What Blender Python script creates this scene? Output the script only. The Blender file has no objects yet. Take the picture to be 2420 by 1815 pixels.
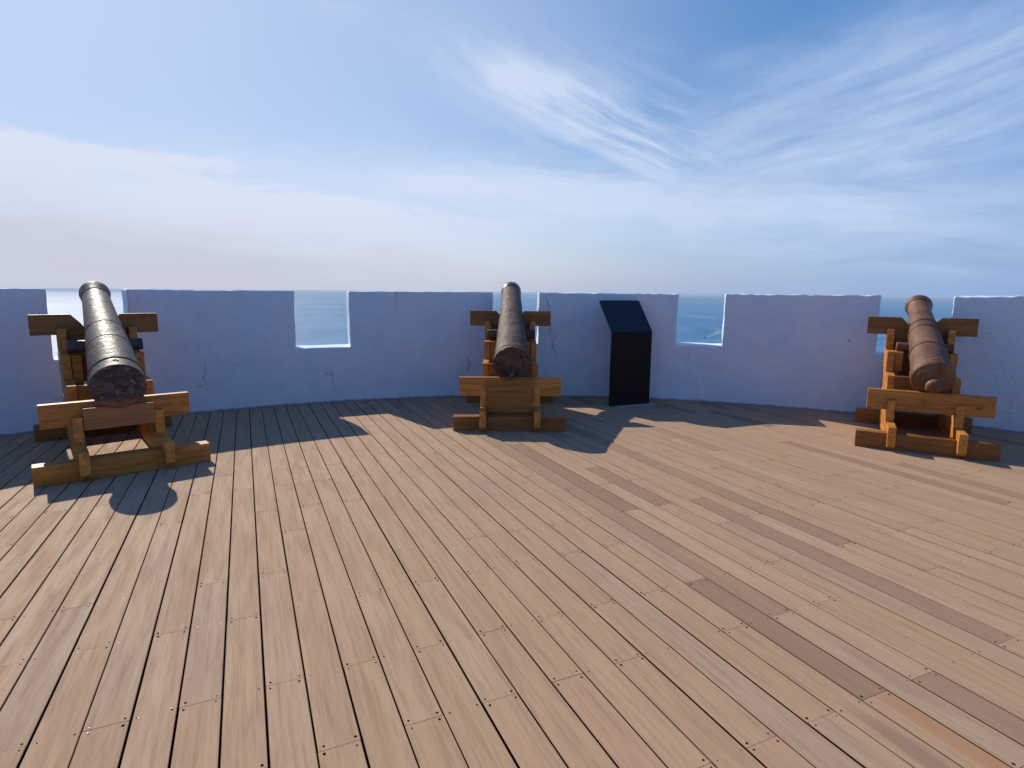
import bpy, bmesh, math, random
from math import sin, cos, pi, radians
from mathutils import Vector, Matrix, noise
random.seed(7)
sc = bpy.context.scene
COL = sc.collection

# ------------------------------------------------------------ camera
FPX, CX, CY, EYE, YH, ROLL = 1390.0, 1210.0, 907.5, 1.6, 690.0, radians(0.45)
PITCH = math.atan((CY - YH) / FPX)
cp, sp = cos(PITCH), sin(PITCH)
def _pitch(v): return Vector((v[0], v[1]*cp + v[2]*sp, -v[1]*sp + v[2]*cp))
right = _pitch((cos(ROLL), 0, sin(ROLL))); upv = _pitch((-sin(ROLL), 0, cos(ROLL))); fwd = _pitch((0, 1, 0))
cam = bpy.data.cameras.new('camera'); cam_o = bpy.data.objects.new('camera', cam); COL.objects.link(cam_o)
cam.sensor_width = 36; cam.lens = 36 * FPX / 2420; cam.clip_start = 0.05; cam.clip_end = 300000
M = Matrix((right, upv, -fwd)).transposed().to_4x4(); M.translation = Vector((0, 0, EYE))
cam_o.matrix_world = M
sc.camera = cam_o

def ray(px, py):
    u, v = px - CX, py - CY
    c, s = cos(ROLL), sin(ROLL)
    u, v = c*u + s*v, -s*u + c*v
    return _pitch((u/FPX, 1, -v/FPX))
def at_z(px, py, z):
    r = ray(px, py); t = (z - EYE) / r.z
    return Vector((r.x*t, r.y*t, z))
def azel(px, py):
    r = ray(px, py).normalized()
    return math.atan2(r.x, r.y), math.asin(r.z)

# ------------------------------------------------------------ light
SUN_AZ, SUN_EL = radians(-39.3), radians(35.4)      # azimuth to the right of +Y
sun_dir = Vector((sin(SUN_AZ)*cos(SUN_EL), cos(SUN_AZ)*cos(SUN_EL), sin(SUN_EL)))
ld = bpy.data.lights.new('sun', 'SUN'); ld.energy = 4.4; ld.angle = radians(0.5); ld.color = (1.0, 0.915, 0.775)
lo = bpy.data.objects.new('sun', ld); COL.objects.link(lo)
lo.rotation_euler = sun_dir.to_track_quat('Z', 'Y').to_euler(); lo.location = sun_dir * 50
sc.view_settings.view_transform = 'Standard'; sc.view_settings.look = 'None'
sc.view_settings.exposure = 0.14; sc.view_settings.gamma = 1.0
sc.render.engine = 'CYCLES'

class NT:
    """small helper to write node trees as expressions"""
    def __init__(s, nt): s.nt = nt; s.n = nt.nodes; s.l = nt.links
    def new(s, t, **kw):
        n = s.n.new(t)
        for k, v in kw.items(): setattr(n, k, v)
        return n
    def put(s, sock, v):
        if v is None: return
        if hasattr(v, 'is_linked') or isinstance(v, bpy.types.NodeSocket): s.l.new(v, sock)
        else:
            if hasattr(sock.default_value, '__len__') and not hasattr(v, '__len__'): v = [v]*len(sock.default_value)
            if hasattr(v, '__len__') and len(sock.default_value) == 4 and len(v) == 3: v = (*v, 1)
            sock.default_value = v
    def m(s, op, a, b=None, c=None, clamp=False):
        n = s.new('ShaderNodeMath', operation=op, use_clamp=clamp)
        for i, v in enumerate((a, b, c)): s.put(n.inputs[i], v)
        return n.outputs[0]
    def vm(s, op, a, b=None, sc_=None):
        n = s.new('ShaderNodeVectorMath', operation=op)
        s.put(n.inputs[0], a); s.put(n.inputs[1], b)
        if sc_ is not None: s.put(n.inputs['Scale'], sc_)
        return n.outputs['Value'] if op in ('LENGTH', 'DOT_PRODUCT') else n.outputs[0]
    def mix(s, f, a, b, mode='MIX'):
        n = s.new('ShaderNodeMix', data_type='RGBA', blend_type=mode)
        s.put(n.inputs[0], f); s.put(n.inputs[6], a); s.put(n.inputs[7], b); return n.outputs[2]
    def noise(s, vec, scale=5, detail=4, rough=.5, dist=0, col=False):
        n = s.new('ShaderNodeTexNoise'); s.put(n.inputs['Vector'], vec)
        n.inputs['Scale'].default_value = scale; n.inputs['Detail'].default_value = detail
        n.inputs['Roughness'].default_value = rough; n.inputs['Distortion'].default_value = dist
        return n.outputs[1] if col else n.outputs[0]
    def mapr(s, v, a, b, c=0, d=1, smooth=True):
        n = s.new('ShaderNodeMapRange', interpolation_type='SMOOTHSTEP' if smooth else 'LINEAR')
        for i, x in zip((0, 1, 2, 3, 4), (v, a, b, c, d)): s.put(n.inputs[i], x)
        return n.outputs[0]
    def mapping(s, vec, scale=(1, 1, 1), rot=(0, 0, 0), loc=(0, 0, 0)):
        n = s.new('ShaderNodeMapping'); s.put(n.inputs[0], vec)
        n.inputs['Location'].default_value = loc; n.inputs['Rotation'].default_value = rot; n.inputs['Scale'].default_value = scale
        return n.outputs[0]
    def xyz(s, v):
        n = s.new('ShaderNodeSeparateXYZ'); s.put(n.inputs[0], v); return n.outputs
    def comb(s, x, y, z=0):
        n = s.new('ShaderNodeCombineXYZ'); s.put(n.inputs[0], x); s.put(n.inputs[1], y); s.put(n.inputs[2], z); return n.outputs[0]
    def ramp(s, f, stops):
        n = s.new('ShaderNodeValToRGB'); s.put(n.inputs[0], f)
        e = n.color_ramp.elements
        while len(e) < len(stops): e.new(0.5)
        for k, (p, c) in zip(e, stops): k.position = p; k.color = (*c, 1)
        return n.outputs[0]

# ------------------------------------------------------------ sky
world = bpy.data.worlds.new('World'); sc.world = world; world.use_nodes = True
w = NT(world.node_tree); w.n.clear()
tc = w.new('ShaderNodeTexCoord'); D = w.vm('NORMALIZE', tc.outputs['Generated'])
sky = w.new('ShaderNodeTexSky', sky_type='NISHITA', sun_disc=False)
sky.sun_elevation = SUN_EL; sky.sun_rotation = SUN_AZ
sky.air_density = 1.0; sky.dust_density = 0.9; sky.ozone_density = 3.0; sky.altitude = 200
dx, dy, dz = w.xyz(D)
az = w.m('ARCTAN2', dx, dy); el = w.m('ARCSINE', dz)
hs = w.new('ShaderNodeHueSaturation'); w.put(hs.inputs['Color'], sky.outputs[0])
hs.inputs['Saturation'].default_value = 1.22
base = hs.outputs[0]
# cirrus: fibres drawn out along two wind directions, gathered into soft masses
ae = w.comb(az, el)
wv = w.noise(w.mapping(ae, (3.0, 6.0, 1)), 1.0, 3, .5, 0, col=True)
aw2 = w.vm('ADD', ae, w.vm('SCALE', w.vm('SUBTRACT', wv, (.5, .5, .5)), sc_=.13))
aw3 = w.vm('ADD', ae, w.vm('SCALE', w.vm('SUBTRACT', wv, (.5, .5, .5)), sc_=.05))
def fibres(rot, sc0, seed, src=None):
    v = w.mapping(src or aw2, (1, 1, 1), (0, 0, radians(-rot)), (seed, seed*1.7, 0))
    v = w.mapping(v, (4.2*sc0, 19*sc0, 1))
    a_ = w.noise(v, 1.0, 8, .58, .15)
    b_ = w.noise(w.mapping(v, (1.2, 3.4, 1)), 1.0, 6, .6, .1)
    return w.m('ADD', w.m('MULTIPLY', a_, .68), w.m('MULTIPLY', b_, .32))
fA, fB, fC = fibres(-24, .9, .3, w.vm('ADD', ae, w.vm('SCALE', w.vm('SUBTRACT', wv, (.5, .5, .5)), sc_=.075))), fibres(13, .85, 2.1, aw3), fibres(-4, .8, 5.2)
puff = w.noise(w.mapping(aw2, (5, 9, 1)), 1.0, 5, .55, .2)
aw = w.m('ADD', az, w.m('MULTIPLY', w.m('SUBTRACT', puff, .5), .20))
ew = w.m('ADD', el, w.m('MULTIPLY', w.m('SUBTRACT', puff, .5), -.09))
def blob(px, py, sx, sy, rot, amp):
    a0, e0 = azel(px, py)
    da = w.m('SUBTRACT', aw, a0); de = w.m('SUBTRACT', ew, e0)
    c, s = cos(radians(rot)), sin(radians(rot))
    u = w.m('ADD', w.m('MULTIPLY', da, c), w.m('MULTIPLY', de, s))
    v = w.m('SUBTRACT', w.m('MULTIPLY', de, c), w.m('MULTIPLY', da, s))
    q = w.m('ADD', w.m('POWER', w.m('ABSOLUTE', w.m('DIVIDE', u, radians(sx))), 2.0), w.m('POWER', w.m('ABSOLUTE', w.m('DIVIDE', v, radians(sy))), 2.0))
    return w.m('MULTIPLY', w.m('EXPONENT', w.m('MULTIPLY', q, -1.0)), amp)
def mass(bl, f, lo, hi):
    d_ = 0.0
    for b in bl: d_ = w.m('ADD', d_, blob(*b))
    return w.m('MULTIPLY', d_, w.mapr(f, lo, hi), clamp=True)
cA = mass([(1230, 205, 9, 2.4, -20, .85), (1450, 310, 10, 4.0, -24, 1.05), (860, 400, 6, 1.2, -14, .9), (1650, 330, 11, 4.5, -14, .65)], fA, .30, .68)
cB = mass([(1820, 400, 13, 3.8, 8, .75), (2150, 240, 15, 4.6, 12, .68), (1960, 130, 12, 3.0, 18, .42), (2400, 110, 9, 4.2, 22, .42), (2330, 400, 12, 3.6, 8, .5), (850, 45, 3, 1.2, 0, .3)], fB, .14, .80)
cC = mass([(1200, 430, 18, 2.2, -2, 1.0), (1650, 490, 24, 4.0, 0, .85), (700, 480, 18, 2.6, -3, .5), (2250, 540, 16, 4, 0, .55)], fC, .18, .66)
cirrus = w.m('MAXIMUM', w.m('MAXIMUM', cA, cB), cC)
# low bank of thin cloud over the left half, with a soft torn upper edge
e_bank = azel(300, 400)[1]
slope = w.m('MULTIPLY', w.m('ADD', az, .38), -.10)
tear = w.m('ADD', w.m('MULTIPLY', w.m('SUBTRACT', fC, .5), .14), w.m('MULTIPLY', w.m('SUBTRACT', puff, .5), .06))
bdist = w.m('SUBTRACT', w.m('ADD', w.m('ADD', slope, e_bank), tear), el)
bank = w.mapr(bdist, -.003, .016)
bank = w.m('MULTIPLY', bank, w.mapr(az, -.34, .22, .88, .0))
bank = w.m('MULTIPLY', bank, w.mapr(fC, .30, .56, .55, 1.0))
# haze near the horizon: warmer and brighter towards the sun
near = w.m('EXPONENT', w.m('MULTIPLY', w.m('MAXIMUM', el, 0.0), -8.5))
sunside = w.m('MULTIPLY', w.m('ADD', w.vm('DOT_PRODUCT', D, (sin(SUN_AZ), cos(SUN_AZ), 0)), 1.0), .5)
sunside = w.m('POWER', w.m('MAXIMUM', sunside, 0.0), 3.0)
SK = 0.10
skyc = w.vm('SCALE', base, sc_=SK)
skyc = w.mix(w.mapr(az, -.15, .7, .0, .55), skyc, (.095, .275, .65))
haze_col = w.mix(sunside, (.17, .34, .66), (.56, .575, .66))
skyc = w.mix(w.m('MULTIPLY', near, .88), skyc, haze_col)
# thin high veil that pales the half of the sky nearest the sun
veil = w.m('MULTIPLY', w.mapr(w.vm('DOT_PRODUCT', D, tuple(sun_dir)), .55, .99), .80)
skyc = w.mix(veil, skyc, (.395, .52, .77))
cloud_col = w.mix(sunside, (.47, .59, .83), (.66, .72, .86))
skyc = w.mix(bank, skyc, w.mix(w.mapr(bdist, .02, .14), (.66, .71, .82), (.53, .55, .645)))
skyc = w.mix(w.m('MULTIPLY', cirrus, .86), skyc, cloud_col)
# out-of-view sky: deep blue overhead, paler low behind to light the shaded wall
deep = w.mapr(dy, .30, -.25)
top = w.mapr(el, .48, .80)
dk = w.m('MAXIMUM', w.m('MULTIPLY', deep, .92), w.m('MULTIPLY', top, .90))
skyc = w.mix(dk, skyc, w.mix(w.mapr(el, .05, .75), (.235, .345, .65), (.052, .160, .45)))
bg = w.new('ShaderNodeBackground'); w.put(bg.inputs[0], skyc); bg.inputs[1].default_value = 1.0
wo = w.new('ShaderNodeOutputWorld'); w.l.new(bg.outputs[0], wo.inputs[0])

# ------------------------------------------------------------ materials
def mat(name):
    m = bpy.data.materials.new(name); m.use_nodes = True
    t = NT(m.node_tree); b = m.node_tree.nodes['Principled BSDF']
    return m, t, b
def bump(t, b, h, strength=.3, dist=.01):
    n = t.new('ShaderNodeBump'); n.inputs['Strength'].default_value = strength; n.inputs['Distance'].default_value = dist
    t.put(n.inputs['Height'], h); t.l.new(n.outputs[0], b.inputs['Normal'])

def plaster_mat():
    m, t, b = mat('whitewashed_plaster')
    o = t.new('ShaderNodeTexCoord').outputs['Object']
    big = t.noise(o, .9, 4, .55, .3); med = t.noise(t.mapping(o, (1, 1, .5)), 3.5, 6, .6, .6); fine = t.noise(o, 38, 4, .6)
    trow = t.noise(t.mapping(o, (1, 1, 1.2), (0, 0, 0)), 5, 5, .55, 1.8)
    c = t.mix(t.mapr(big, .35, .68), (.60, .71, .80), (.72, .755, .775))
    c = t.mix(t.mapr(med, .52, .78, 0, .35), c, (.62, .65, .75))
    streak = t.noise(t.mapping(o, (6, 6, .35)), 2.0, 4, .5)
    c = t.mix(t.mapr(streak, .60, .80, 0, .30), c, (.56, .55, .62))
    spots = t.new('ShaderNodeTexVoronoi'); t.put(spots.inputs['Vector'], o); spots.inputs['Scale'].default_value = 3.1
    spots.inputs['Randomness'].default_value = 1
    dot = t.m('MULTIPLY', t.mapr(spots.outputs['Distance'], .028, .05, 1, 0), t.mapr(t.noise(o, 1.3, 1), .52, .56))
    c = t.mix(dot, c, (.10, .11, .17))
    # a hairline crack net, broken into short runs
    cr = t.new('ShaderNodeTexVoronoi', feature='DISTANCE_TO_EDGE'); cr.inputs['Scale'].default_value = .8
    t.put(cr.inputs['Vector'], t.vm('ADD', t.mapping(o, (1, 1, .45)), t.vm('SCALE', t.vm('SUBTRACT', t.noise(o, 5, 4, .6, 0, True), (.5,)*3), sc_=.35)))
    crack = t.m('MULTIPLY', t.mapr(cr.outputs['Distance'], .002, .007, 1, 0), t.mapr(t.noise(o, .8, 2), .60, .68))
    c = t.mix(t.m('MULTIPLY', crack, .4), c, (.25, .25, .32))
    blot = t.noise(t.mapping(o, (1, 1, 1.6)), 2.2, 6, .65, 1.0)
    c = t.mix(t.mapr(blot, .50, .66, 0, .35), c, (.56, .62, .74))
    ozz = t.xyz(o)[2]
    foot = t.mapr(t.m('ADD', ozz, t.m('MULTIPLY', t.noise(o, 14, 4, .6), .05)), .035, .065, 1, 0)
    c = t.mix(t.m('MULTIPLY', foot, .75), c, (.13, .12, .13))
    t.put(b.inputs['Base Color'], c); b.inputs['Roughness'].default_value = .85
    b.inputs['Specular IOR Level'].default_value = .25
    h = t.m('ADD', t.m('ADD', t.m('MULTIPLY', med, .8), t.m('MULTIPLY', trow, .5)), t.m('ADD', t.m('MULTIPLY', fine, .07), t.m('MULTIPLY', t.m('ADD', dot, crack), -.5)))
    bump(t, b, h, .95, .027)
    return m

def deck_mat():
    m, t, b = mat('weathered_deck_boards')
    o = t.new('ShaderNodeTexCoord').outputs['Object']
    at = t.new('ShaderNodeAttribute', attribute_name='rnd', attribute_type='GEOMETRY').outputs['Vector']
    r1, r2, r3 = t.xyz(at)
    off = t.vm('ADD', o, t.vm('SCALE', at, sc_=37.0))
    grain = t.noise(t.mapping(off, (60, 2.6, 60)), 1, 6, .6, .4)
    fine = t.noise(t.mapping(off, (260, 9, 200)), 1, 3, .6)
    cath = t.noise(t.mapping(off, (14, 1.5, 1)), 1.2, 3, .5, 2.2)
    patch = t.noise(t.mapping(off, (9, 1.1, 1)), 1.5, 5, .6, .5)
    c = t.ramp(r1, [(0, (.25, .155, .098)), (.08, (.33, .212, .132)), (.18, (.425, .276, .158)), (.46, (.450, .277, .168)), (.66, (.435, .282, .158)), (.88, (.465, .308, .190)), (1, (.405, .280, .182))])
    c = t.mix(t.mapr(patch, .40, .68, 0, .40), c, (.35, .205, .130))
    c = t.mix(t.mapr(t.noise(t.mapping(off, (9, .8, 1)), 1.6, 3, .5), .52, .75, 0, .45), c, (.44, .275, .135))
    c = t.mix(t.mapr(grain, .45, .72, 0, .50), c, (.22, .135, .088))
    c = t.mix(t.m('MULTIPLY', t.mapr(cath, .52, .60), t.m('MULTIPLY', t.mapr(r2, .62, .72), .22)), c, (.28, .19, .14))
    c = t.mix(t.mapr(fine, .50, .72, 0, .30), c, (.22, .145, .10))
    # machined ribs running along each board
    ox, oy, oz = t.xyz(o)
    rib = t.m('SINE', t.m('MULTIPLY', ox, 2*pi/.0057))
    c = t.mix(t.mapr(rib, -.2, 1, 0, .22), c, (.26, .18, .135))
    # wet and dirty patches, one strongly tanned board near the front right
    dirt = t.noise(o, .75, 5, .6, .6)
    c = t.mix(t.mapr(dirt, .55, .75, 0, .30), c, (.25, .185, .15))
    for (px, py, rx, ry, col, am) in ((2290, 1770, .05, .42, (.36, .175, .075), .6), (2190, 1795, .045, .30, (.20, .13, .10), .5), (2110, 1600, .05, .25, (.24, .17, .13), .3)):
        g = at_z(px, py, 0); A_ = radians(24.4); u0 = -g.x*sin(A_) + g.y*cos(A_); v0 = g.x*cos(A_) + g.y*sin(A_)
        q = t.m('ADD', t.m('POWER', t.m('DIVIDE', t.m('SUBTRACT', ox, v0), rx), 2.0), t.m('POWER', t.m('DIVIDE', t.m('SUBTRACT', oy, u0), ry), 2.0))
        c = t.mix(t.m('MULTIPLY', t.mapr(t.m('ADD', q, t.m('MULTIPLY', t.m('SUBTRACT', grain, .5), 1.6)), .3, 1.3, 1, 0), am), c, col)
    t.put(b.inputs['Base Color'], c)
    t.put(b.inputs['Roughness'], t.mapr(patch, .3, .7, .72, .88))
    b.inputs['Specular IOR Level'].default_value = .22
    h = t.m('ADD', t.m('MULTIPLY', rib, .35), t.m('ADD', t.m('MULTIPLY', grain, .9), t.m('MULTIPLY', fine, .4)))
    bump(t, b, h, .35, .002)
    return m

def plain(name, col, rough=.6, spec=.4, metal=0):
    m, t, b = mat(name); b.inputs['Base Color'].default_value = (*col, 1); b.inputs['Roughness'].default_value = rough
    b.inputs['Specular IOR Level'].default_value = spec; b.inputs['Metallic'].default_value = metal
    return m

def stained_wood(name, axis, tone=1.0, red=0.0):
    """orange stained pine; grain runs along local axis (0 x, 1 y)"""
    m, t, b = mat(name)
    o = t.new('ShaderNodeTexCoord').outputs['Object']
    inf = t.new('ShaderNodeObjectInfo').outputs['Random']
    o = t.vm('ADD', o, t.comb(t.m('MULTIPLY', inf, 13.0), t.m('MULTIPLY', inf, 7.0), t.m('MULTIPLY', inf, 5.0)))
    s = [16, 16, 16]; s[axis] = 1.3
    w1 = t.noise(t.mapping(o, s), 1.0, 5, .6, 1.3)
    s2 = [90, 90, 90]; s2[axis] = 4
    w2 = t.noise(t.mapping(o, s2), 1.0, 4, .6, .2)
    rings = t.m('FRACT', t.m('MULTIPLY', w1, 9.0))
    A, B = (.58, .235, .034), (.32, .115, .018)
    A = tuple(a*tone for a in A); B = tuple(a*tone for a in B)
    if red: A = (A[0]*.85, A[1]*.88, A[2]*1.9); B = (B[0]*.9, B[1]*.9, B[2]*2)
    c = t.mix(t.mapr(w1, .3, .7), B, A)
    c = t.mix(t.mapr(rings, .55, 1.0, 0, .40), c, tuple(x*.55 for x in B))
    c = t.mix(t.mapr(w2, .5, .75, 0, .35), c, tuple(x*.6 for x in B))
    kn = t.new('ShaderNodeTexVoronoi'); kn.inputs['Scale'].default_value = 1.0
    ks = [4.6, 4.6, 4.6]; ks[axis] = 2.4
    t.put(kn.inputs['Vector'], t.vm('ADD', t.mapping(o, ks), t.vm('SCALE', t.noise(o, 9, 2, .5, 0, True), sc_=.12)))
    knot = t.mapr(kn.outputs['Distance'], .07, .13, 1, 0)
    halo = t.mapr(kn.outputs['Distance'], .10, .28, .5, 0)
    c = t.mix(halo, c, tuple(x*.7 for x in B)); c = t.mix(knot, c, (.045, .016, .006))
    t.put(b.inputs['Base Color'], c)
    b.inputs['Roughness'].default_value = .48; b.inputs['Specular IOR Level'].default_value = .4
    bump(t, b, t.m('ADD', t.m('MULTIPLY', w1, .6), t.m('ADD', w2, t.m('MULTIPLY', knot, -.6))), .35, .003)
    return m

def iron(name, cols, rough, bscale, bstr, spec=.5, metal=.0, pit=.5):
    m, t, b = mat(name)
    o = t.new('ShaderNodeTexCoord').outputs['Object']
    n1 = t.noise(o, 4.5, 6, .62, .5); n2 = t.noise(o, 22, 5, .6); n3 = t.noise(o, bscale, 5, .65); n4 = t.noise(o, 9, 3, .5, .8)
    c = t.mix(t.mapr(n1, .38, .64), cols[0], cols[1])
    c = t.mix(t.mapr(n2, .52, .72, 0, .6), c, cols[2])
    v = t.new('ShaderNodeTexVoronoi'); v.inputs['Scale'].default_value = 17; t.put(v.inputs['Vector'], o)
    pits = t.m('MULTIPLY', t.mapr(v.outputs['Distance'], .10, .22, 1, 0), t.mapr(n4, .55, .65))
    c = t.mix(t.m('MULTIPLY', pits, pit), c, tuple(x*.3 for x in cols[1]))
    t.put(b.inputs['Base Color'], c)
    t.put(b.inputs['Roughness'], t.mapr(n2, .3, .7, rough - .07, rough + .12))
    b.inputs['Specular IOR Level'].default_value = spec; b.inputs['Metallic'].default_value = metal
    h = t.m('ADD', t.m('ADD', t.m('MULTIPLY', n3, .5), t.m('MULTIPLY', n4, .9)), t.m('MULTIPLY', pits, -.7))
    bump(t, b, h, bstr, .012)
    return m

PLASTER = plaster_mat(); DECK = deck_mat()
GAP = plain('dark_joist_void', (.02, .015, .012), .9, .1)
HOLE = plain('screw_recess', (.010, .006, .005), 1.0, .0)
FLECK = plain('white_paint_fleck', (.82, .80, .76), .6, .3)
WX = [stained_wood('stained_pine_crosswise', 0), stained_wood('stained_pine_crosswise_dark', 0, .60), stained_wood('stained_pine_crosswise_reddish', 0, .95, 1)]
WY = stained_wood('stained_pine_lengthwise', 1, 1.25)
IRON = {'black': iron('blackened_gun_iron', ((.105, .072, .064), (.055, .037, .035), (.18, .135, .125)), .52, 26, .62, .34, .0, .9),
        'brown': iron('rough_brown_gun_iron', ((.125, .073, .052), (.060, .036, .028), (.19, .125, .092)), .66, 30, 1.0, .28, .0, .9),
        'rust': iron('rust_red_gun_iron', ((.190, .088, .042), (.115, .052, .027), (.24, .130, .075)), .56, 60, .45, .30, .0, .4)}
def breech_face():
    m, t, b = mat('corroded_breech_iron')
    o = t.new('ShaderNodeTexCoord').outputs['Object']
    n1 = t.noise(o, 8, 6, .65, 1.5); n2 = t.noise(o, 16, 5, .6, 1.0); n3 = t.noise(o, 50, 4, .6)
    c = t.mix(t.mapr(n1, .40, .62), (.050, .033, .036), (.115, .075, .070))
    c = t.mix(t.mapr(n2, .58, .68, 0, .75), c, (.34, .29, .30))
    z = t.xyz(o)[2]
    c = t.mix(t.m('MULTIPLY', t.mapr(t.m('ADD', z, t.m('MULTIPLY', n1, .16)), -.10, -.02, 1, 0), .8), c, (.27, .12, .062))
    t.put(b.inputs['Base Color'], c); b.inputs['Roughness'].default_value = .55; b.inputs['Specular IOR Level'].default_value = .4
    bump(t, b, t.m('ADD', n1, t.m('MULTIPLY', n3, .3)), .9, .02)
    return m
FACE = breech_face()
IRON_TIP = iron('grey_worn_muzzle_iron', ((.13, .14, .15), (.06, .065, .075), (.30, .32, .34)), .35, 40, .4, .6, .3, .3)

# ------------------------------------------------------------ mesh helpers
def finish(name, bm, mats, parent=None, smooth=False, auto=None):
    me = bpy.data.meshes.new(name); bm.normal_update(); bm.to_mesh(me); bm.free()
    for x in (mats if isinstance(mats, (list, tuple)) else [mats]): me.materials.append(x)
    if smooth:
        for p in me.polygons: p.use_smooth = True
    if auto is not None:
        me.set_sharp_from_angle(angle=radians(auto))
    o = bpy.data.objects.new(name, me); COL.objects.link(o)
    if parent: o.parent = parent
    return o
def tag(o, label=None, cat=None, group=None, kind=None):
    if label: o['label'] = label
    if cat: o['category'] = cat
    if group: o['group'] = group
    if kind: o['kind'] = kind
    return o
def prism(bm, pts, axis, a, b, mi=0):
    """polygon pts in the two other axes, extruded along axis from a to b"""
    def P(p, q):
        if axis == 0: return (q, p[0], p[1])
        if axis == 1: return (p[0], q, p[1])
        return (p[0], p[1], q)
    va = [bm.verts.new(P(p, a)) for p in pts]; vb = [bm.verts.new(P(p, b)) for p in pts]
    fs = [bm.faces.new(va), bm.faces.new(vb[::-1])]
    n = len(pts)
    for i in range(n): fs.append(bm.faces.new((va[i], vb[i], vb[(i+1) % n], va[(i+1) % n])))
    for f in fs: f.material_index = mi
    bmesh.ops.recalc_face_normals(bm, faces=fs)
    return fs
def timber(bm, x0, x1, y0, y1, z0, z1, bev=.004, jit=.0):
    fs = prism(bm, [(x0, y0), (x1, y0), (x1, y1), (x0, y1)], 2, z0, z1)
    es = list({e for f in fs for e in f.edges})
    bmesh.ops.bevel(bm, geom=es, offset=bev, segments=2, profile=.6, affect='EDGES')
def bevelled(bm, bev=.004):
    bmesh.ops.bevel(bm, geom=[e for e in bm.edges if e.calc_face_angle(0) > .3], offset=bev, segments=2, profile=.6, affect='EDGES')
def lathe(bm, prof, seg=72, cap0=True, cap1=True, fn=None):
    rings = []
    for y, r in prof:
        ring = []
        for k in range(seg):
            a = 2*pi*k/seg; p = Vector((r*cos(a), y, r*sin(a)))
            if fn: p = fn(p)
            ring.append(bm.verts.new(p))
        rings.append(ring)
    for A_, B_ in zip(rings, rings[1:]):
        for k in range(seg): bm.faces.new((A_[k], A_[(k+1) % seg], B_[(k+1) % seg], B_[k]))
    if cap0: bm.faces.new(rings[0][::-1])
    if cap1: bm.faces.new(rings[-1])
    bmesh.ops.recalc_face_normals(bm, faces=bm.faces[:])

# ------------------------------------------------------------ tower platform
CC = Vector((.48, 1.04, 0)); RW = 7.94; THICK = .45; TOPZ = 1.595
# gun ports / crenels: centre angle, half width (degrees), sill height
CREN = [(-101.6, 2.6, .80), (-82.2, 2.6, .80), (-62.4, 2.6, .80), (-42.75, 2.75, .80), (-23.4, 2.65, .80), (-3.15, 2.55, .82), (16.6, 2.30, .85), (35.5, 2.75, .83), (55.2, 2.6, .82), (74.8, 2.6, .82), (94.4, 2.6, .82)]

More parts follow.
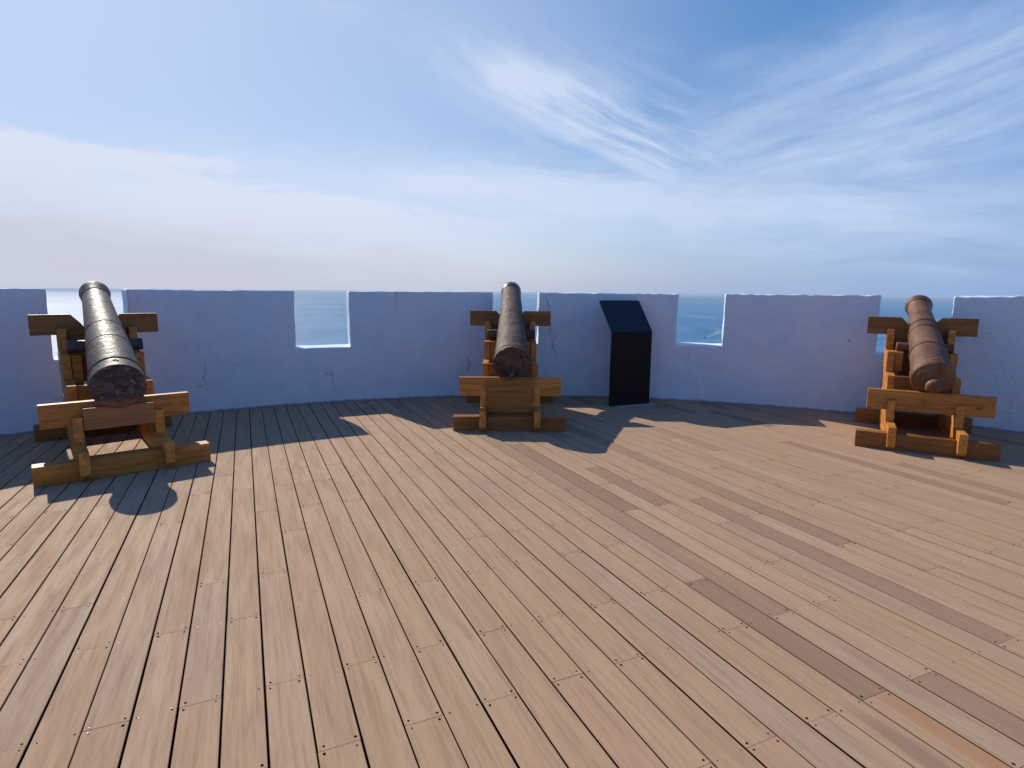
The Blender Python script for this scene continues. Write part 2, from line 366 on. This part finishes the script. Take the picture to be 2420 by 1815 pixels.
def build_wall():
    A0, A1 = -112.0, 112.0
    # angular node positions: snap to the crenel sides
    stops = [A0]
    for c, h, s in CREN: stops += [c - h, c + h]
    stops.append(A1)
    th = [A0]
    for a, b in zip(stops, stops[1:]):
        n = max(2, round((b - a) / .30))
        if abs((a + b)/2) > 60: n = max(2, n//2)
        # thin cells next to each stop make crisp yet rounded plaster arrises
        xs = [a + (b - a)*i/n for i in range(1, n)]
        e = .16
        th += [a + e] + [x for x in xs if a + 1.6*e < x < b - 1.6*e] + [b - e, b]
    th = [t for i, t in enumerate(th) if i == 0 or t - th[i-1] > 1e-6]
    zs = [-.05, 0.0, .03] + [.03 + .77*i/16 for i in range(1, 17)]
    zs = sorted(set([-.05, 0, .03] + [.77*i/14 for i in range(1, 15)] + [.80, .83] + [.83 + .735*i/14 for i in range(1, 15)] + [TOPZ]))
    rs = [RW, RW + .025, RW + .15, RW + .30, RW + THICK - .025, RW + THICK]
    nt, nz, nr = len(th), len(zs), len(rs)
    def sill(mid):
        for c, h, s in CREN:
            if c - h < mid < c + h: return s
        return None
    jsill = min(range(nz), key=lambda j: abs(zs[j] - .80))
    solid = [[(sill((th[i] + th[i+1])/2) is None) or j < jsill for j in range(nz-1)] for i in range(nt-1)]
    bm = bmesh.new(); V = {}
    def vert(i, j, k):
        if (i, j, k) not in V:
            a = radians(th[i]); r = rs[k]; z = zs[j]
            # local sill height
            for c, h, s in CREN:
                if c - h - .01 <= th[i] <= c + h + .01 and j == jsill: z = s
            if j == jsill and z == zs[jsill] and False: pass
            p = Vector((sin(a)*r, cos(a)*r, z))
            q = p * 1.0
            d = noise.noise(q*1.1)*.016 + noise.noise(q*3.1 + Vector((5, 0, 0)))*.007 + noise.noise(q*9)*.0025
            p.x += sin(a)*d; p.y += cos(a)*d
            edge = th[i]
            near_jamb = min(min(abs(edge - (c - h)), abs(edge - (c + h))) for c, h, s in CREN)
            if near_jamb < .4 and z > .78:
                t_ = Vector((cos(a), -sin(a), 0)); p += t_ * (noise.noise(q*3.3)*.014 + noise.noise(q*11)*.006)
            if j >= nz - 2:
                rough = .006 + .012*max(0.0, min(1.0, (th[i] + 8)/25))
                p.z += noise.noise(q*1.3)*.008 + noise.noise(Vector((q.x*9, q.y*9, 3)))*rough
                if j == nz-1 and k in (0, 1): p.z += noise.noise(Vector((q.x*26, q.y*26, 1)))*rough*.9
            if j == jsill: p.z += noise.noise(q*6)*.006
            V[(i, j, k)] = bm.verts.new(p)
        return V[(i, j, k)]
    def S(i, j): return 0 <= i < nt-1 and 0 <= j < nz-1 and solid[i][j]
    for i in range(nt-1):
        for j in range(nz-1):
            if not solid[i][j]: continue
            bm.faces.new([vert(i, j, 0), vert(i+1, j, 0), vert(i+1, j+1, 0), vert(i, j+1, 0)])
            bm.faces.new([vert(i, j, nr-1), vert(i, j+1, nr-1), vert(i+1, j+1, nr-1), vert(i+1, j, nr-1)])
            for k in range(nr-1):
                if not S(i, j+1): bm.faces.new([vert(i, j+1, k), vert(i+1, j+1, k), vert(i+1, j+1, k+1), vert(i, j+1, k+1)])
                if not S(i-1, j): bm.faces.new([vert(i, j, k), vert(i, j+1, k), vert(i, j+1, k+1), vert(i, j, k+1)])
                if not S(i+1, j): bm.faces.new([vert(i+1, j, k), vert(i+1, j, k+1), vert(i+1, j+1, k+1), vert(i+1, j+1, k)])
                if not S(i, j-1): bm.faces.new([vert(i, j, k), vert(i, j, k+1), vert(i+1, j, k+1), vert(i+1, j, k)])
    bmesh.ops.recalc_face_normals(bm, faces=bm.faces[:])
    o = finish('battlement_wall', bm, PLASTER, smooth=True)
    o.location = CC
    md = o.modifiers.new('soft', 'SUBSURF'); md.levels = md.render_levels = 1
    tag(o, 'curved whitewashed plaster parapet with square gun gaps round the wooden deck', 'wall')
build_wall()

# platform under the boards
bm = bmesh.new()
n = 128
ring = [(sin(2*pi*k/n)*8.2, cos(2*pi*k/n)*8.2) for k in range(n)]
prism(bm, ring, 2, -.55, -.034)
o = finish('platform_base', bm, GAP); o.location = CC; tag(o, kind='structure')

# the deck: boards in a frame turned 24.4 degrees, grain along local y
DA = radians(24.4); PW = .155; GAPW = .0072; V0 = -.06
def build_deck():
    d = Vector((-sin(DA), cos(DA))); nrm = Vector((cos(DA), sin(DA)))
    cu, cv = CC.x*d.x + CC.y*d.y, CC.x*nrm.x + CC.y*nrm.y
    R = 8.12
    bm = bmesh.new(); lay = bm.faces.layers.float_vector.new('rnd')
    rng = random.Random(11)
    A_j = [1.355 + 1.042*k for k in range(-9, 9)]; B_j = [1.950 + 1.042*k for k in range(-9, 9)]
    fixedA = {2.397: (-4, -2, 0, 2, 4, 6), 1.355: (10, 12, 14, 16), 3.439: (-6, -2, 0, 8, 10)}
    fixedB = {2.992: (-3, -1, 3, 5, 7, 9, 13), 1.950: (3, 5, 7, 13, 17, 1), .908: (3, 7)}
    def disc(x, y, r, z=.0009, mi=1, seg=7, sx=1.0):
        vs = [bm.verts.new((x + r*sx*cos(2*pi*k/seg), y + r*sin(2*pi*k/seg), z)) for k in range(seg)]
        f = bm.faces.new(vs); f.material_index = mi
    m0 = int((cv - R)/PW) - 1; m1 = int((cv + R)/PW) + 1
    for mI in range(m0, m1):
        v0 = (mI + V0)*PW + GAPW/2; v1 = v0 + PW - GAPW
        vm_ = (v0 + v1)/2 - cv
        if abs(vm_) >= R: continue
        half = math.sqrt(R*R - vm_*vm_); ua, ub = cu - half, cu + half
        cand = A_j if mI % 2 == 0 else B_j; fx = fixedA if mI % 2 == 0 else fixedB
        cuts = []
        for u in cand:
            if not (ua + .3 < u < ub - .3): continue
            forced = any(abs(u - k) < .02 and mI in v for k, v in fx.items())
            if forced or rng.random() < .5 or (cuts and u - cuts[-1] > 1.9): cuts.append(u)
        ends = [ua] + cuts + [ub]
        dv = rng.uniform(-.0012, .0012)
        for a, b in zip(ends, ends[1:]):
            a2, b2 = a + .0011, b - .0011
            x0, x1 = v0 + dv + rng.uniform(-.001, .001), v1 + dv + rng.uniform(-.001, .001)
            c = .0028; T = rng.uniform(-.0006, .0006); dp = -.026
            P = [(x0, dp), (x0, T - c), (x0 + c*.8, T), (x1 - c*.8, T), (x1, T - c), (x1, dp)]
            va = [bm.verts.new((p[0], a2, p[1])) for p in P]; vb = [bm.verts.new((p[0], b2, p[1])) for p in P]
            fs = [bm.faces.new((va[i], va[i+1], vb[i+1], vb[i])) for i in range(5)]
            fs += [bm.faces.new(va[::-1]), bm.faces.new(vb)]
            rv = Vector((rng.random(), rng.random(), rng.random()))
            if (x0 + x1)/2 < 1.9: rv.x = .17 + .83*rv.x
            elif rv.x < .15: rv.x *= .6
            for f in fs: f[lay] = rv
            fs[0].material_index = fs[4].material_index = 1
        # screw recesses, in pairs on every joist; double pairs at a butt joint
        for u in A_j + B_j:
            if not (ua + .05 < u < ub - .05) or u > 6.8 or u < .2: continue
            for x in (v0 + .018, v1 - .018):
                if u in cuts:
                    for s in (-.019, .019): disc(x + rng.uniform(-.003, .003), u + s + rng.uniform(-.004, .004), rng.uniform(.0034, .0060))
                elif rng.random() < .65: disc(x + rng.uniform(-.004, .004), u + rng.uniform(-.006, .006), rng.uniform(.0020, .0042))
    bmesh.ops.recalc_face_normals(bm, faces=bm.faces[:])
    for f in bm.faces:
        if len(f.verts) == 7 and f.normal.z < 0: f.normal_flip()
    # a few white paint flecks dropped on the boards at the left
    for px, py in ((292, 1415), (234, 1427), (400, 1396), (281, 1519), (465, 1483), (521, 1473), (152, 1544), (183, 1542), (327, 1697), (211, 1720), (207, 1733), (404, 1674)):
        g = at_z(px, py, 0); u = g.x*d.x + g.y*d.y; v = g.x*nrm.x + g.y*nrm.y
        disc(v, u, .0042, .0012, 2, 6, .8)
    o = finish('wooden_deck', bm, [DECK, HOLE, FLECK]); o.rotation_euler.z = DA
    tag(o, kind='structure')
build_deck()

# ------------------------------------------------------------ cannons
def make_cannon(name, label, px_l, px_r, turn, P):
    """px_l / px_r: where the ends of the rear sleeper meet the deck; P: sizes"""
    a, b = at_z(*px_l, 0), at_z(*px_r, 0)
    org = (a + b)/2; ang = math.atan2(b.y - a.y, b.x - a.x) + radians(turn)
    root = bpy.data.objects.new(name, None); COL.objects.link(root); root.location = org; root.rotation_euler.z = ang
    root.empty_display_size = .3
    tag(root, label, 'cannon', 'old cannons on wooden carriages facing the sea')
    W = P['w']/2; ys = P['steps']; yend = P['end']; zt = [.255, .485, .705, .945, 1.19]
    def part(nm, fn, m_, par=root):
        bm = bmesh.new(); fn(bm); return finish(nm, bm, m_, par)
    # two sleepers lying on the deck
    part('sleeper', lambda bm: timber(bm, -W, W, 0, .135, .001, .17, .005), WX[P['tone'][0]])
    yf = P['front_sleeper']
    part('sleeper', lambda bm: timber(bm, -W+.03, W-.01, yf, yf+.135, .001, .17, .005), WX[1])
    # stepped cheeks built of stacked planks, each shorter than the one below
    for sgn in (-1, 1):
        xi, xo = P['xi'], P['xo']
        xa, xb = (xi, xo) if sgn > 0 else (-xo, -xi)
        def cheek(bm):
            zb = .035
            for k, (y, z) in enumerate(zip(ys, zt)):
                dxk = random.uniform(-.003, .003)
                y1 = yend + (0.0 if k < 4 else -.0)
                if k == 0:
                    # the lowest plank is notched over the rear sleeper and rounded off under its tail
                    pts = [(y, zb + .03), (y + .035, zb), (y + .098, zb), (y + .098, .172), (.137, .172), (.137, zb), (y1, zb), (y1, z), (y, z)]
                    prism(bm, pts, 0, xa + dxk, xb + dxk)
                else:
                    prism(bm, [(y, zp + .0015), (y1, zp + .0015), (y1, z), (y, z)], 0, xa + dxk, xb + dxk)
                zp = z
            bevelled(bm, .005)
        part('cheek', cheek, WY)
    xi = P['xi']
    # rear transom: wide plank let into the cheeks, carrying the breech
    ty = P['transom']; tw = P['tw']/2
    z0, z1 = P['tz']
    part('transom', lambda bm: timber(bm, -tw + P.get('tx', 0), tw + P.get('tx', 0), ty, ty+.075, z0, z1, .004), WX[P['tone'][1]])
    # cross board between the cheeks at the third step
    part('cross_board', lambda bm: timber(bm, -xi+.002, xi-.002, ys[2]+.01, ys[2]+.07, .40, zt[2]-.005, .004), WX[1])
    # upright blocks inside the cheeks under the trunnions
    for sgn in (-1, 1):
        xa, xb = sorted((sgn*(xi-.003), sgn*(xi-.085)))
        part('trunnion_block', lambda bm: timber(bm, xa, xb, ys[3]+.02, ys[3]+.30, .50, zt[3]-.004, .004), WX[0])
    if P.get('bed'):
        bz0, bz1, by, bt = P['bed']
        part('bed_board', lambda bm: timber(bm, -xi+.003, xi-.003, by, by+bt, bz0, bz1, .004), WX[2 if P['iron'] == 'black' else 1])
    # front transom with a V cut for the barrel
    fy = P['front']; fw = P['fw']/2
    def vboard(bm):
        v = P['vcut']; z0, z1 = 1.125, 1.335
        prism(bm, [(-fw, z0), (-xi+.004, z0), (-xi+.004, .62), (xi-.004, .62), (xi-.004, z0), (fw, z0), (fw, z1), (v, z1), (v-.075, z1-.085), (v-.12, z1-.15), (-v+.12, z1-.15), (-v+.075, z1-.085), (-v, z1), (-fw, z1)], 1, fy, fy+.06)
        bevelled(bm, .004)
    part('front_transom', vboard, WX[1])
    # barrel
    A_, B_ = Vector(P['breech']), Vector(P['muzzle']); ax = B_ - A_; L = ax.length; m_ = IRON[P['iron']]
    rot = ax.to_track_quat('Y', 'Z')
    def barrel(bm):
        prof = P['prof']; ridge = P['ridge']
        fine = []
        N = 160
        def rad(s):
            for (s0, r0), (s1, r1) in zip(prof, prof[1:]):
                if s0 <= s <= s1: return r0 + (r1 - r0)*(s - s0)/(s1 - s0)
            return prof[-1][1]
        ss = sorted({i/N for i in range(N+1)} | {p[0] for p in prof} | {r + e/L for r, hgt, wd in ridge for e in (-wd, -wd*.8, -wd*.4, 0, wd*.4, wd*.8, wd) if 0 < r + e/L < 1})
        out = []
        for s in ss:
            r = rad(s)
            for rr, hgt, wd in ridge:
                e = abs((s - rr)*L)/wd
                if e < 1: r += hgt*math.sqrt(max(0, 1 - e*e))
            out.append((s*L, r))
        def fn(p):
            q = p*1.0; am = P['lump']
            rr = 1 + am*(noise.noise(q*7) + .5*noise.noise(q*17))/max(.05, math.hypot(q.x, q.z))*.1
            return Vector((p.x*rr, p.y, p.z*rr))
        # closed bore at the muzzle, face of the breech at the other end
        r_end = out[-1][1]
        tail = [(L + .004, r_end*.93), (L + .002, r_end*.60), (L - .02, r_end*.50), (L - .5, r_end*.48)]
        r0 = out[0][1]
        head = P['head']
        pre = [(y, r0*f) for f, y in head]
        lathe(bm, pre + out + tail, 96, True, True, fn)
        # breech face corrosion
        for v in bm.verts:
            if v.co.y < .02 and math.hypot(v.co.x, v.co.z) < r0*.97:
                q = v.co*1.0; q.y = 0
                v.co.y += (noise.noise(q*13 + Vector((3, 1, 2))) + .6*noise.noise(q*31))*P['corr']
    bm = bmesh.new(); barrel(bm)
    if P['iron'] == 'black':
        for f in bm.faces:
            if f.calc_center_median().y < .03 and f.normal.y < -.6: f.material_index = 1
    br = finish('barrel', bm, [m_, FACE], root, smooth=True, auto=38)
    br.location = A_; br.rotation_mode = 'QUATERNION'; br.rotation_quaternion = rot
    # trunnions, hung below the axis
    tr_y, tr_z, tr_r, tr_l = P['trun']
    q_inv = rot.inverted()
    for sgn in (-1, 1):
        bm = bmesh.new()
        rr = tr_r
        lathe(bm, [(0, rr), (tr_l - .006, rr), (tr_l, rr - .006)], 36, True, True)
        for v in bm.verts: v.co = Vector((sgn*v.co.y, v.co.x, v.co.z))
        bmesh.ops.recalc_face_normals(bm, faces=bm.faces[:])
        t_ = finish('trunnion', bm, m_, br, smooth=True, auto=40)
        t_.location = q_inv @ (Vector((A_.x + ax.x*(tr_y - A_.y)/ax.y, tr_y, tr_z)) - A_)
        t_.rotation_mode = 'QUATERNION'; t_.rotation_quaternion = q_inv
    # vent patch on top of the breech
    bm = bmesh.new()
    s = P['vent']; rv = P['prof'][0][1]
    if P['iron'] == 'rust':
        prism(bm, [(-.03, s-.055), (.03, s-.055), (.022, s), (-.022, s)], 2, rv-.02, rv+.018)
        bevelled(bm, .006)
    else:
        lathe(bm, [(-.01, .027), (.006, .024), (.0065, .010), (-.012, .009)], 24, False, True)
        for v in bm.verts: v.co = Vector((v.co.x, v.co.z + s, v.co.y + rv - .004))
        bmesh.ops.recalc_face_normals(bm, faces=bm.faces[:])
    finish('vent', bm, m_, br, smooth=True, auto=30)
    if P.get('knob'):
        bm = bmesh.new(); k = P['knob']
        lathe(bm, k, 48, True, False, lambda p: p + Vector((0, 0, 0)) if P['iron'] == 'rust' else Vector((p.x + noise.noise(p*25)*.02, p.y, p.z + noise.noise(p*21 + Vector((4, 4, 4)))*.02)))
        finish('cascabel', bm, m_, br, smooth=True, auto=50).location = (0, 0, P.get('kz', 0))
    if P.get('tip'):
        # bare metal sleeve left at the muzzle
        bm = bmesh.new(); t0, t1, rt = P['tip']
        lathe(bm, [(t0*L, rt*.97), (t0*L+.006, rt), (t1*L - .01, rt*1.01), (t1*L + .006, rt*.97), (t1*L + .007, rt*.55)], 72, False, False, lambda p: p + Vector((1, 0, 1))*0.0)
        finish('muzzle_band', bm, IRON_TIP, br, smooth=True, auto=40)
    return root

cL = make_cannon('cannon', 'blackened cannon with wide flat breech, largest of the three, at the left end', (80.4, 1156.4), (497.2, 1087.3), -1.8, dict(
    w=1.31, steps=[-.10, .30, .80, 1.22, 1.60], end=1.93, front_sleeper=1.83, xi=.272, xo=.348, transom=.36, tw=1.15, tz=(.405, .615),
    bed=(.37, .565, .285, .07), front=1.70, fw=1.13, vcut=.22, tone=(0, 0), iron='black',
    breech=(.0, .20, .748), muzzle=(.065, 2.45, 1.545), prof=[(0, .217), (.066, .215), (.07, .204), (.30, .190), (.48, .172), (.92, .134), (.93, .133), (.99, .153), (1, .151)],
    ridge=[(.068, .007, .012), (.308, .004, .010), (.479, .004, .010), (.925, .007, .011)], head=[(.02+.04*k, -.004+.004*(k/24)) for k in range(24)], corr=.022, lump=.012,
    trun=(1.40, 1.022, .062, .325), vent=.10))
cM = make_cannon('cannon', 'rough brown cannon with grey muzzle tip, standing between the other two cannons', (1070.5, 1018.0), (1340, 1020.6), .8, dict(
    w=1.32, steps=[-.10, .165, .72, 1.18, 1.58], end=1.90, front_sleeper=1.76, xi=.275, xo=.350, transom=.175, tw=1.20, tz=(.385, .605),
    bed=(.19, .585, .135, .065), front=1.70, fw=1.14, vcut=.20, tone=(1, 0), iron='brown',
    breech=(.018, .19, .762), muzzle=(.01, 2.78, 1.615), prof=[(0, .220), (.05, .216), (.055, .208), (.30, .190), (.5, .172), (.93, .146), (.96, .148), (1, .146)],
    ridge=[(.03, .005, .014), (.331, .002, .02), (.50, .004, .018)], head=[(.02+.04*k, .030*(1-(k/24)**2)) for k in range(24)], corr=.036, lump=.034,
    trun=(1.40, 1.030, .062, .325), vent=.05, knob=[(-.16, .010), (-.145, .030), (-.09, .036), (-.02, .048), (.05, .06)], kz=-.085, tip=(.935, 1.0, .155)))
cR = make_cannon('cannon', 'rust red cannon with raised rings and a round knob at its breech', (2019.3, 1053.4), (2362.1, 1092.5), 0, dict(
    w=1.225, tx=.03, steps=[-.10, .24, .64, 1.00, 1.32], end=1.58, front_sleeper=1.37, xi=.262, xo=.335, transom=.28, tw=1.11, tz=(.375, .59),
    front=1.42, fw=1.10, vcut=.20, tone=(1, 0), iron='rust',
    breech=(.038, .28, .735), muzzle=(.015, 2.08, 1.470), prof=[(0, .186), (.012, .198), (.055, .198), (.06, .186), (.52, .157), (.61, .148), (.90, .120), (.93, .120), (.985, .150), (1, .143)],
    ridge=[(.065, .011, .014), (.276, .010, .013), (.524, .010, .013), (.612, .010, .013), (.955, .008, .011)], head=[(.05, -.050), (.35, -.046), (.45, -.032), (.52, -.030), (.80, -.024), (.88, -.006)], corr=.0, lump=.006,
    trun=(1.14, .998, .052, .275), vent=.115, knob=[(-.200, .012), (-.197, .045), (-.182, .068), (-.155, .080), (-.128, .074), (-.105, .056), (-.090, .048), (-.03, .055)]))

# ------------------------------------------------------------ folded black information board
def build_board():
    a, b = at_z(1437.2, 957.5, 0), at_z(1534.8, 951.4, 0)
    org = (a + b)/2; ang = math.atan2(b.y - a.y, b.x - a.x) + radians(2.5)
    root = bpy.data.objects.new('information_board', None); COL.objects.link(root); root.location = org; root.rotation_euler.z = ang
    root.location += Vector((sin(ang), -cos(ang), 0))*.125 + Vector((-.065, -.01, 0))
    tag(root, 'folded black metal sign panel on a grey foot plate in front of the white wall', 'sign')
    W = .334; T = .022; zf = 1.06; yt, ztop = .37, 1.492
    blk = plain('black_powder_coat', (.007, .007, .008), .6, .2)
    m2, t, bb = mat('black_sign_face'); bb.inputs['Base Color'].default_value = (.005, .008, .011, 1)
    bb.inputs['Roughness'].default_value = .38; bb.inputs['Specular IOR Level'].default_value = .45
    bm = bmesh.new()
    prism(bm, [(0, .012), (T, .012), (T, zf - .0), (0, zf)], 0, -W, W); bevelled(bm, .004)
    finish('upright_panel', bm, blk, root)
    dy_, dz_ = yt, ztop - zf; ln = math.hypot(dy_, dz_); ny, nz = dz_/ln*T, -dy_/ln*T
    bm = bmesh.new()
    # rounded upper corners: build the outline in the plane of the face, then give it thickness
    rc = .03; out = [(-W, 0.001), (W, 0.001)]
    for k in range(7): a_ = pi/2*k/6; out.append((W - rc + rc*cos(a_), ln - rc + rc*sin(a_)))
    for k in range(7): a_ = pi/2 + pi/2*k/6; out.append((-W + rc + rc*cos(a_), ln - rc + rc*sin(a_)))
    f0 = [bm.verts.new((x, dy_/ln*s, zf + dz_/ln*s)) for x, s in out]
    f1 = [bm.verts.new((x, dy_/ln*s + ny, zf + dz_/ln*s + nz)) for x, s in out]
    bm.faces.new(f0); bm.faces.new(f1[::-1])
    for i in range(len(out)): bm.faces.new((f0[i], f1[i], f1[(i+1) % len(out)], f0[(i+1) % len(out)]))
    bmesh.ops.recalc_face_normals(bm, faces=bm.faces[:])
    finish('sloping_panel', bm, m2, root)
    bm = bmesh.new(); timber(bm, -W + .06, W + .03, -.13, T + .12, .001, .011, .002)
    finish('foot_plate', bm, plain('grey_foot_plate', (.30, .31, .33), .7), root)
build_board()

# ------------------------------------------------------------ sea, boats, haze
SEA = -200.0
m, t, b = mat('sea_water')
o_ = t.new('ShaderNodeTexCoord').outputs['Object']
swell = t.noise(t.mapping(o_, (.0028, .0006, 1), (0, 0, .25)), 1, 6, .6, .8)
rip = t.noise(t.mapping(o_, (.03, .03, 1)), 1, 5, .6)
c = t.mix(t.mapr(swell, .40, .62), (.035, .15, .30), (.06, .21, .38))
glint_slick = t.noise(t.mapping(o_, (.00012, .0011, 1), (0, 0, -.12)), 1, 4, .55, .6)  # pale bands: sun glint and slicks painted into the water colour
c = t.mix(t.mapr(glint_slick, .56, .66, 0, .55), c, (.22, .36, .50))
t.put(b.inputs['Base Color'], c); b.inputs['Roughness'].default_value = .55; b.inputs['Specular IOR Level'].default_value = .12
bump(t, b, t.m('ADD', t.m('MULTIPLY', swell, 1.0), rip), .25, 1.5)
bm = bmesh.new()
bmesh.ops.create_circle(bm, cap_ends=True, segments=160, radius=60000)
o = finish('sea', bm, m); o.location = (0, 0, SEA); tag(o, kind='structure')

HULL = plain('dark_hull_paint', (.03, .045, .06), .5); CABIN = plain('boat_cabin_paint', (.12, .14, .16), .5)
def boat(px, py, L, ang, label):
    p = at_z(px, py, SEA)
    root = bpy.data.objects.new('fishing_boat', None); COL.objects.link(root); root.location = p; root.rotation_euler.z = ang
    tag(root, label, 'boat', 'small boats on the sea')
    bm = bmesh.new()
    st = [(-.5, .13, .10), (-.2, .17, .10), (.15, .16, .11), (.38, .08, .14), (.5, .004, .17)]
    prev = None
    for x, hw, h in st:
        ring = [bm.verts.new((x*L, y*L, z*L)) for y, z in ((-hw, h), (-hw*.55, -.04), (hw*.55, -.04), (hw, h))]
        if prev:
            for i in range(4): bm.faces.new((prev[i], ring[i], ring[(i+1) % 4], prev[(i+1) % 4]))
        else: bm.faces.new(ring[::-1])
        prev = ring
    bm.faces.new(prev); bmesh.ops.recalc_face_normals(bm, faces=bm.faces[:])
    finish('hull', bm, HULL, root)
    bm = bmesh.new(); timber(bm, -.22*L, .08*L, -.09*L, .09*L, .10*L, .30*L, .01*L)
    finish('cabin', bm, CABIN, root)
    bm = bmesh.new(); timber(bm, -.01*L, .01*L, -.01*L, .01*L, .30*L, .55*L, .002*L)
    finish('mast', bm, HULL, root)
    return p
b1 = boat(1667, 799, 15, radians(215), 'small dark boat on the sea with a pale wake trailing behind it')
boat(1698, 754, 20, radians(20), 'farther of the two small dark boats near the right edge of the gap')
boat(1695, 766, 16, radians(200), 'nearer of the two small dark boats near the right edge of the gap, no wake')
# wake: a long thin sheet of foam
bm = bmesh.new(); e = at_z(1712, 780, SEA + .3); s0 = Vector((b1.x, b1.y, SEA + .3)); dr = (e - s0); nn = Vector((-dr.y, dr.x, 0)).normalized()
N = 30; prev = None
for k in range(N+1):
    f = k/N; p = s0 + dr*f; wd = 4 + 26*f
    wv = noise.noise(Vector((f*6, 2, 0)))*14*f
    q = (bm.verts.new(p + nn*(wd + wv)), bm.verts.new(p - nn*(wd - wv)))
    if prev: bm.faces.new((prev[0], q[0], q[1], prev[1]))
    prev = q
o = finish('boat_wake', bm, plain('thin_sea_foam', (.16, .26, .34), .6)); tag(o, kind='structure')

bm = bmesh.new(); bmesh.ops.create_cube(bm, size=1)
for v in bm.verts: v.co = Vector((v.co.x*125000, v.co.y*125000, SEA - 1 if v.co.z < 0 else 3.0))
m = bpy.data.materials.new('sea_haze'); m.use_nodes = True; nt = m.node_tree; nt.nodes.clear()
pv = nt.nodes.new('ShaderNodeVolumePrincipled'); mo = nt.nodes.new('ShaderNodeOutputMaterial')
pv.inputs['Color'].default_value = (.66, .84, 1.0, 1); pv.inputs['Density'].default_value = 3.1e-5; pv.inputs['Anisotropy'].default_value = 0.0
nt.links.new(pv.outputs[0], mo.inputs['Volume'])
o = finish('haze', bm, m); tag(o, kind='stuff')
